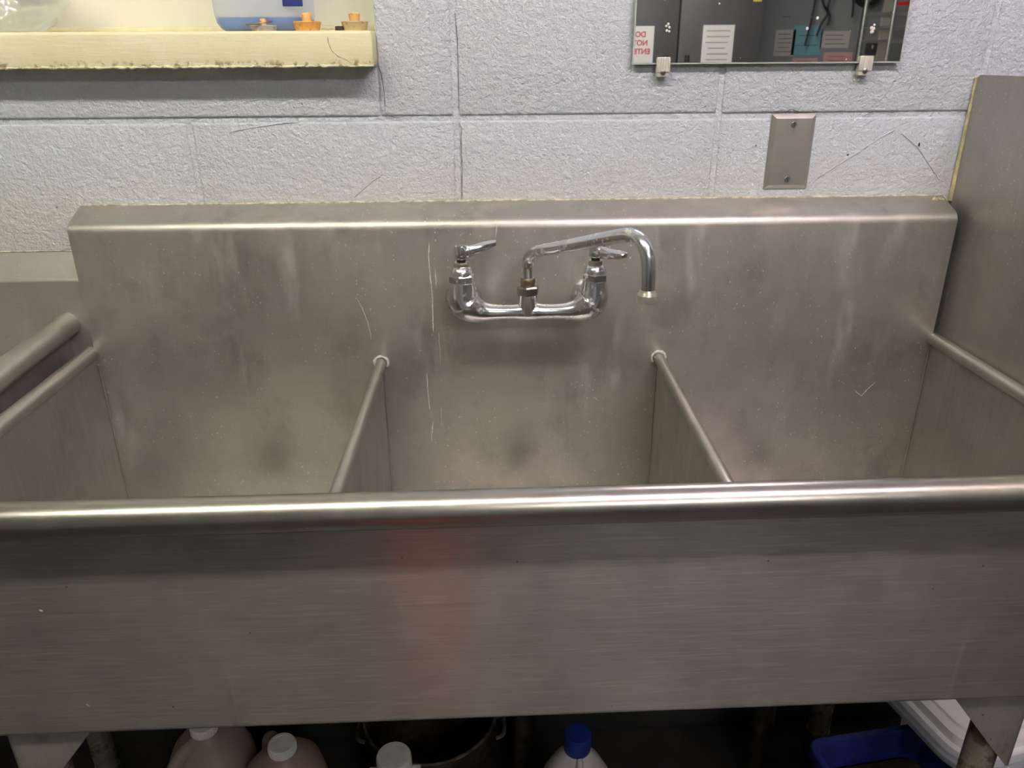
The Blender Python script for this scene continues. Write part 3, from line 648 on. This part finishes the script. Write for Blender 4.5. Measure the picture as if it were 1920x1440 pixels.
MB().tube(cat([(p.x+.002, p.y-.020, .268), (p.x+.002, p.y-.034, .252), (p.x+.002, p.y-.049, .225), (p.x+.002, p.y-.060, .19), (p.x+.002, p.y-.063, .15)], 5), [.0045+.0045*min(1, k/8) for k in range(21)], 14).build('molded_ridge', M['whitebottle'], bl, 60)
# stock pot
pt = thing('stock_pot', 'large round blackened pot with rusty rim on the floor under the sink', 'pot', (-.150, -.140, 0))
MB().lathe([(.118, 0), (.124, .006), (.125, .20), (.1215, .20), (.1205, .010), (.0001, .009)], (-.150, -.140, 0), 56).build('pot_wall', M['pot'], pt)
rp = [(-.150+.1245*math.cos(a), -.140+.1245*math.sin(a), .200) for a in [2*math.pi*k/64 for k in range(65)]]
MB().tube(rp, [.0030+.0012*noise.noise(Vector(q_)*40) for q_ in rp], 8, caps=False).build('rim', M['potrim'], pt)
for s_ in (-1, 1): MB().tube(cat([(-.150+s_*.124, -.165, .15), (-.150+s_*.138, -.16, .155), (-.150+s_*.138, -.12, .155), (-.150+s_*.124, -.115, .15)], 4), .004, 8).build('handle', M['potrim'], pt)
# blue bin and its contents
ang = math.radians(8); BC = Vector((.598, -.395, 0))
def rr(w_, d_, r, n=5):
    P = []
    for sx, sy, a0 in ((1,1,0), (-1,1,90), (-1,-1,180), (1,-1,270)): P += [(sx*(w_/2-r)+r*math.cos(math.radians(a0+90*i/n)), sy*(d_/2-r)+r*math.sin(math.radians(a0+90*i/n))) for i in range(n+1)]
    return P
def rstack(secs, c, ang_, n=5, cap0=True, cap1=True):
    """stack of rounded rectangles (w,d,r,z)"""
    m = MB(); vs_ = []; N = 4*(n+1)
    for w_, d_, r, z in secs:
        for x, y in rr(w_, d_, r, n): vs_.append((c.x+x*math.cos(ang_)-y*math.sin(ang_), c.y+x*math.sin(ang_)+y*math.cos(ang_), z))
    fs = [(i*N+k, i*N+(k+1) % N, (i+1)*N+(k+1) % N, (i+1)*N+k) for i in range(len(secs)-1) for k in range(N)]
    if cap0: fs.append(tuple(range(N))[::-1])
    if cap1: fs.append(tuple((len(secs)-1)*N+k for k in range(N)))
    return m.add(vs_, fs)
bb = thing('blue_bin', 'open dark blue plastic bin with scrubbing gear under the sink', 'bin', (BC.x, BC.y, 0))
W_, D_ = .215, .165
rstack([(W_-.06, D_-.05, .02, 0), (W_-.012, D_-.012, .02, .285), (W_, D_, .024, .286), (W_, D_, .024, .300), (W_-.004, D_-.004, .022, .302), (W_-.022, D_-.022, .016, .302), (W_-.026, D_-.026, .016, .298), (W_-.066, D_-.056, .014, .006)], BC, ang).build('bin_body', M['bluebin'], bb)
rstack([(W_-.048, D_-.043, .016, .22), (W_-.052, D_-.048, .016, .252), (W_-.09, D_-.08, .012, .258)], BC, ang).build('grimy_rag', M['grime'], bb)
q_ = BC+Vector((.035, -.03, .258))
br = thing('scrub_brush', 'round straw scrub brush lying in the blue bin', 'brush', q_)
m_ = MB()
for k in range(60):
    a = 2*math.pi*k/60; rad = .020+.004*math.sin(k*2.3); m_.tube([(q_.x+.008*math.cos(a), q_.y+.008*math.sin(a), q_.z+.004), (q_.x+rad*math.cos(a), q_.y+rad*math.sin(a), q_.z+.022)], .0011, 5)
m_.build('bristles', M['straw'], br)['kind'] = 'stuff'
MB().lathe([(.012, 0), (.013, .004), (.012, .009), (.0001, .0095)], q_, 24).build('brush_head', M['potrim'], br)
o = centred(rstack([(.075, .03, .004, .258), (.078, .033, .005, .262), (.078, .033, .005, .278), (.074, .03, .005, .281)], BC+Vector((-.045, -.035, 0)), ang), 'blue_sponge', M['bluebin'], 'blue scouring sponge lying in the blue bin', 'sponge')
# white storage tub
tang_ = math.radians(13); TC = Vector((.7857, -.282, 0))
tt = thing('white_storage_tub', 'frosted plastic storage tub with white stepped lid under the right end of the sink', 'tub', (TC.x, TC.y, 0))
W_, D_ = .300, .280
rstack([(W_-.17, D_-.15, .03, 0), (W_-.135, D_-.11, .04, .305), (W_-.075, D_-.06, .05, .326), (W_-.005, D_-.005, .06, .330), (W_, D_, .062, .334), (W_, D_, .062, .342)], TC, tang_, 8).build('tub_body', M['tub'], tt, 50)
rstack([(W_-.012, D_-.012, .058, .3425), (W_-.012, D_-.012, .058, .349), (W_-.030, D_-.030, .052, .351), (W_-.034, D_-.034, .052, .343)], TC, tang_, 8, True, False).build('lid_flange', M['tub'], tt, 50)
rstack([(W_-.036, D_-.036, .052, .343), (W_-.062, D_-.062, .046, .344), (W_-.066, D_-.066, .046, .358), (W_-.092, D_-.092, .040, .362), (W_-.096, D_-.096, .040, .366)], TC, tang_, 8).build('lid', M['lid'], tt, 40)

# ------------------------------------------------------------------ the room behind (seen in the mirror and in the steel)
def back(u, v, Y):
    p_ = at(u, v, 1, -Y-.0236); return Vector((p_.x, Y, p_.z))
#            # mirror image of a point on the plane y=Y
YC = -4.05
cb = thing('upright_cabinet', 'tall dark grey two-door cabinet reflected in the mirror', 'cabinet', (.95, YC-.3, 0))
xs_, xr_ = back(1273, 60, YC).x, back(1430, 60, YC).x; xl_ = xs_-(xr_-xs_)
MB().bbox((xl_-.02, YC-.60, .10), (xr_, YC-.03, 2.05), .006, 2).build('body', M['darkgrey'], cb)
for a, b, hx in ((xl_, xs_-.004, xs_-.07), (xs_+.004, xr_-.006, xs_+.06)):
    dr = MB().bbox((a, YC-.028, .16), (b, YC, 2.03), .006, 2).build('door', M['darkgrey'], cb)
    zc_ = back(1300, 103, YC).z
    MB().bbox((hx-.012, YC, zc_-.30), (hx+.012, YC+.03, zc_), .005, 2).build('handle', M['darkseam'], dr)
MB().box((xs_-.004, YC-.029, .16), (xs_+.004, YC-.02, 2.03)).build('gasket', M['darkseam'], cb, 0)
for fx in (xl_+.05, xr_-.05): MB().lathe([(.02, 0), (.03, .01), (.02, .02), (.02, .11)], (fx, YC-.1, 0), 16).build('foot', M['nickel'], cb); MB().lathe([(.02, 0), (.03, .01), (.02, .02), (.02, .11)], (fx, YC-.5, 0), 16).build('foot', M['nickel'], cb)
def sheet(name, u0, v0, u1, v1, Y, mat, label, lines=0, lmat='ink', group=None, seed=0, cat_='notice', hgt=None):
    a, b = back(u0, v0, Y), back(u1, v1, Y); z1 = a.z; z0 = b.z if hgt is None else z1-hgt
    t = thing(name, label, cat_, ((a.x+b.x)/2, Y, z0), group)
    MB().box((a.x, Y+.0005, z0), (b.x, Y+.0016, z1)).build('page', M[mat], t, 0)
    rnd = random.Random(seed); wd = b.x-a.x
    for k in range(lines):
        zz = z1-(k+1)*(z1-z0)/(lines+1); l0 = a.x+wd*rnd.uniform(.10, .2); l1 = b.x-wd*rnd.uniform(.10, .3)
        MB().box((l0, Y+.0017, zz-.0018), (l1, Y+.0022, zz+.0018)).build('print_line', M[lmat], t, 0)
    return t, a, b, z0, z1
sheet('notice_sheet', 1319, 47, 1371, 120, YC, 'paper', 'white printed notice sheet on the dark cabinet door reflected in the mirror', 8, 'ink', seed=4, hgt=.30)
t, a, b, z0, z1 = sheet('do_not_enter_sign', 1176, 49, 1223, 120, YC, 'paper', 'white sign with red lettering on the dark cabinet reflected in the mirror', 0, hgt=.29, cat_='sign')
for k, wtxt in enumerate(('DO', 'NOT', 'ENTER')):
    cu = bpy.data.curves.new('sign_text', 'FONT'); cu.body = wtxt; cu.size = .044; cu.align_x = 'CENTER'; cu.extrude = .0003; cu.offset = .0012
    tmp = bpy.data.objects.new('tmp', cu); COL.objects.link(tmp); dg = bpy.context.evaluated_depsgraph_get(); me = bpy.data.meshes.new_from_object(tmp.evaluated_get(dg)); bpy.data.objects.remove(tmp)
    me.materials.clear(); me.materials.append(M['redink'])
    # text lies in its own XY plane; stand it up facing the sink
    me.transform(Matrix.Rotation(math.pi, 4, 'Z') @ Matrix.Rotation(math.radians(90), 4, 'X'))
    o = bpy.data.objects.new('red_lettering', me); COL.objects.link(o); o.parent = t
    o.location = Vector(((a.x+b.x)/2-.0, YC+.0025, z1-.062-k*.049)) - t.location
st_ = centred(MB().box((back(1412, 6, YC).x, YC+.0004, back(1412, 3, YC).z), (back(1428, 6, YC).x, YC+.0016, back(1412, 3, YC).z+.05)), 'door_sticker', M['yellow'], 'small yellow sticker on the dark cabinet reflected in the mirror', 'sticker', smooth=0)
YW = Y0
for nm, u0, v0, u1, v1, mt_, lb, ln, lm, sd_ in [
    ('handwritten_note', 1455, 56, 1487, 105, 'paper2', 'narrow pale note with dark handwriting beside the teal sheet', 5, 'ink', 1), ('teal_sheet', 1489, 48, 1537, 103, 'bluepaper', 'teal paper sheet on the grey wall reflected in the mirror', 2, 'ink', 2),
    ('handwritten_note', 1541, 58, 1590, 90, 'paper2', 'wide pale note with dark handwriting on the grey wall', 3, 'ink', 3), ('pink_notice', 1545, 98, 1596, 121, 'pinkpaper', 'larger pink notice below the wide pale note', 2, 'redink', 5),
    ('pink_notice', 1486, 109, 1532, 121, 'pinkpaper', 'smaller pink notice below the teal sheet', 1, 'redink', 6), ('small_card', 1465, 25, 1484, 38, 'greywall', 'small grey card above the teal sheet', 1, 'ink', 7)]:
    sheet(nm, u0, v0, u1, v1, YW, mt_, lb, ln, lm, None, sd_)
# hanging cords on a rail
rz = back(1500, -14, YW+.06).z; ra = back(1440, -14, YW+.06).x; rb_ = back(1640, -14, YW+.06).x
rl = thing('hook_rail', 'dark wall rail with hooks above the notes reflected in the mirror', 'rail', ((ra+rb_)/2, YW, rz-.03))
MB().bbox((ra, YW, rz-.02), (rb_, YW+.02, rz+.03), .004, 2).build('bar', M['darkgrey'], rl)
for hx in (ra+.15, (ra+rb_)/2-.02, rb_-.25): MB().tube([(hx, YW+.02, rz), (hx, YW+.07, rz-.01), (hx, YW+.075, rz+.02)], .005, 8).build('hook', M['cord'], rl)
for k, (us, lb) in enumerate([([(1531, -12), (1521, 40), (1509, 85)], 'single straight black cord hanging from the hook rail'), ([(1540, -12), (1545, 10), (1552, 25), (1540, 45), (1531, 68)], 'knotted black cord with a long tail on the hook rail'),
                  ([(1560, -12), (1552, 15), (1556, 30), (1552, 48)], 'short black cord with a loop on the hook rail'), ([(1600, -12), (1600, 10), (1598, 32)], 'short black cord end beside the coil')]):
    P = [back(u, v, YW+.06) for u, v in us]
    centred(MB().tube(cat([tuple(q) for q in P], 6), .0075, 8), 'black_cord', M['cord'], lb, 'cord', 'black cords on the hook rail')
P = back(1624, 2, YW+.05); m_ = MB()
for k in range(3): m_.tube([(P.x+.07*math.cos(t_)+.01*k, YW+.03+.018*k, P.z+.03+.05*math.sin(t_)) for t_ in [2*math.pi*i/24 for i in range(25)]], .009, 8)
centred(m_, 'coiled_cord', M['cord'], 'coiled black cord hanging at the end of the hook rail', 'cord', 'black cords on the hook rail')
P = back(1612, 60, YW)
centred(MB().tube([(P.x, YW+.02, .02), (P.x, YW+.02, 2.3)], .014, 12), 'wall_conduit', M['darkgrey'], 'thin vertical conduit on the grey wall reflected in the mirror', 'pipe')
a, b = back(1624, 75, YW), back(1637, 100, YW)
sw = thing('switch_box', 'dark switch box beside the conduit reflected in the mirror', 'switch', ((a.x+b.x)/2, YW, b.z))
MB().bbox((a.x, YW, b.z), (b.x, YW+.04, a.z), .004, 2).build('box', M['darkgrey'], sw); MB().bbox(((a.x+b.x)/2-.006, YW+.04, b.z+.03), ((a.x+b.x)/2+.006, YW+.052, b.z+.055), .002, 1).build('toggle', M['paper2'], sw)
a = back(1646, 60, YW).x
tr = MB().bbox((a, YW, 0), (a+.075, YW+.03, 2.2), .004, 1).build('trim_1', M['creamtrim']); tr['kind'] = 'structure'
# wire rack to the right of the trim
ra = back(1672, 50, -4.0).x; rk = thing('wire_rack', 'wire shelving rack with four posts reflected at the mirror edge', 'rack', (ra+.3, -4.2, 0))
for sx in (ra, ra+.60):
    for sy in (-4.40, -4.0): MB().tube([(sx, sy, 0), (sx, sy, 2.0)], .0125, 10).build('post', M['wire'], rk)
for v in (25, 51, 77, 160, 260):
    z = back(1690, v, -4.0).z
    s_ = MB().box((ra, -4.40, z-.006), (ra+.60, -4.388, z+.006)).box((ra, -4.012, z-.006), (ra+.60, -4.0, z+.006))
    for k in range(13): s_.tube([(ra+.05*k, -4.40, z+.008), (ra+.05*k, -4.0, z+.008)], .0035, 5)
    s_.build('shelf', M['wire'], rk)
z = back(1690, 9, -4.0).z
sheet('shelf_label', 1680, 3, 1704, 10, -3.999, 'redplastic', 'small red label on the wire rack', 0, cat_='label')
# unseen red toolbox, added end-on to give the red streak in the apron
RB = Vector((-.160, -1.42, 0)); rbn = thing('added_red_toolbox', 'unseen slim red toolbox added on the floor to give the red streak in the sink front', 'toolbox', RB)
rstack([(.128, .50, .012, 0), (.134, .51, .014, .004), (.134, .51, .014, .150)], RB, 0).build('body', M['redplastic'], rbn)
rstack([(.140, .516, .014, .1505), (.140, .516, .014, .172), (.110, .49, .02, .235), (.095, .48, .02, .240)], RB, 0).build('lid', M['redplastic'], rbn)
MB().tube([(RB.x, RB.y-.08, .238), (RB.x, RB.y-.08, .262), (RB.x, RB.y+.08, .262), (RB.x, RB.y+.08, .238)], .008, 10).build('handle', M['redplastic'], rbn)
for dy in (-.15, .15): MB().bbox((RB.x+.067, RB.y+dy-.02, .13), (RB.x+.076, RB.y+dy+.02, .17), .002, 1).build('latch', M['wire'], rbn)

# ------------------------------------------------------------------ ceiling lights
def fixture(cx, cy, z, col, label, k=1.):
    f = thing('tube_light_offscreen', label, 'light', (cx, cy, z), 'ceiling tube lights')
    em = emit('tube_glow', col, LAMP*k)
    MB().prism([(cy-.10, z), (cy-.07, z-.05), (cy+.07, z-.05), (cy+.10, z)], 0, cx-.62, cx+.62).build('housing', M['lampcase'], f)
    for dy in (-.035, .035):
        tb_ = MB().tube([(cx-.59, cy+dy, z-.075), (cx+.59, cy+dy, z-.075)], .016, 14).build('tube_offscreen', em, f)
        for sx in (-1, 1): MB().bbox((cx+sx*.60-.012, cy+dy-.018, z-.095), (cx+sx*.60+.012, cy+dy+.018, z-.05), .003, 1).build('socket', M['lampcase'], tb_)
fixture(-.72, -1.22, H, (1., .97, .80), 'tube light with warm tubes on the ceiling over the sink')
fixture(.70, -1.22, H, (1., .84, .90), 'tube light with pinkish tubes on the ceiling over the sink')
fixture(.9, -3.0, H, (1., .96, .90), 'tube light with ivory tubes above the middle of the room')
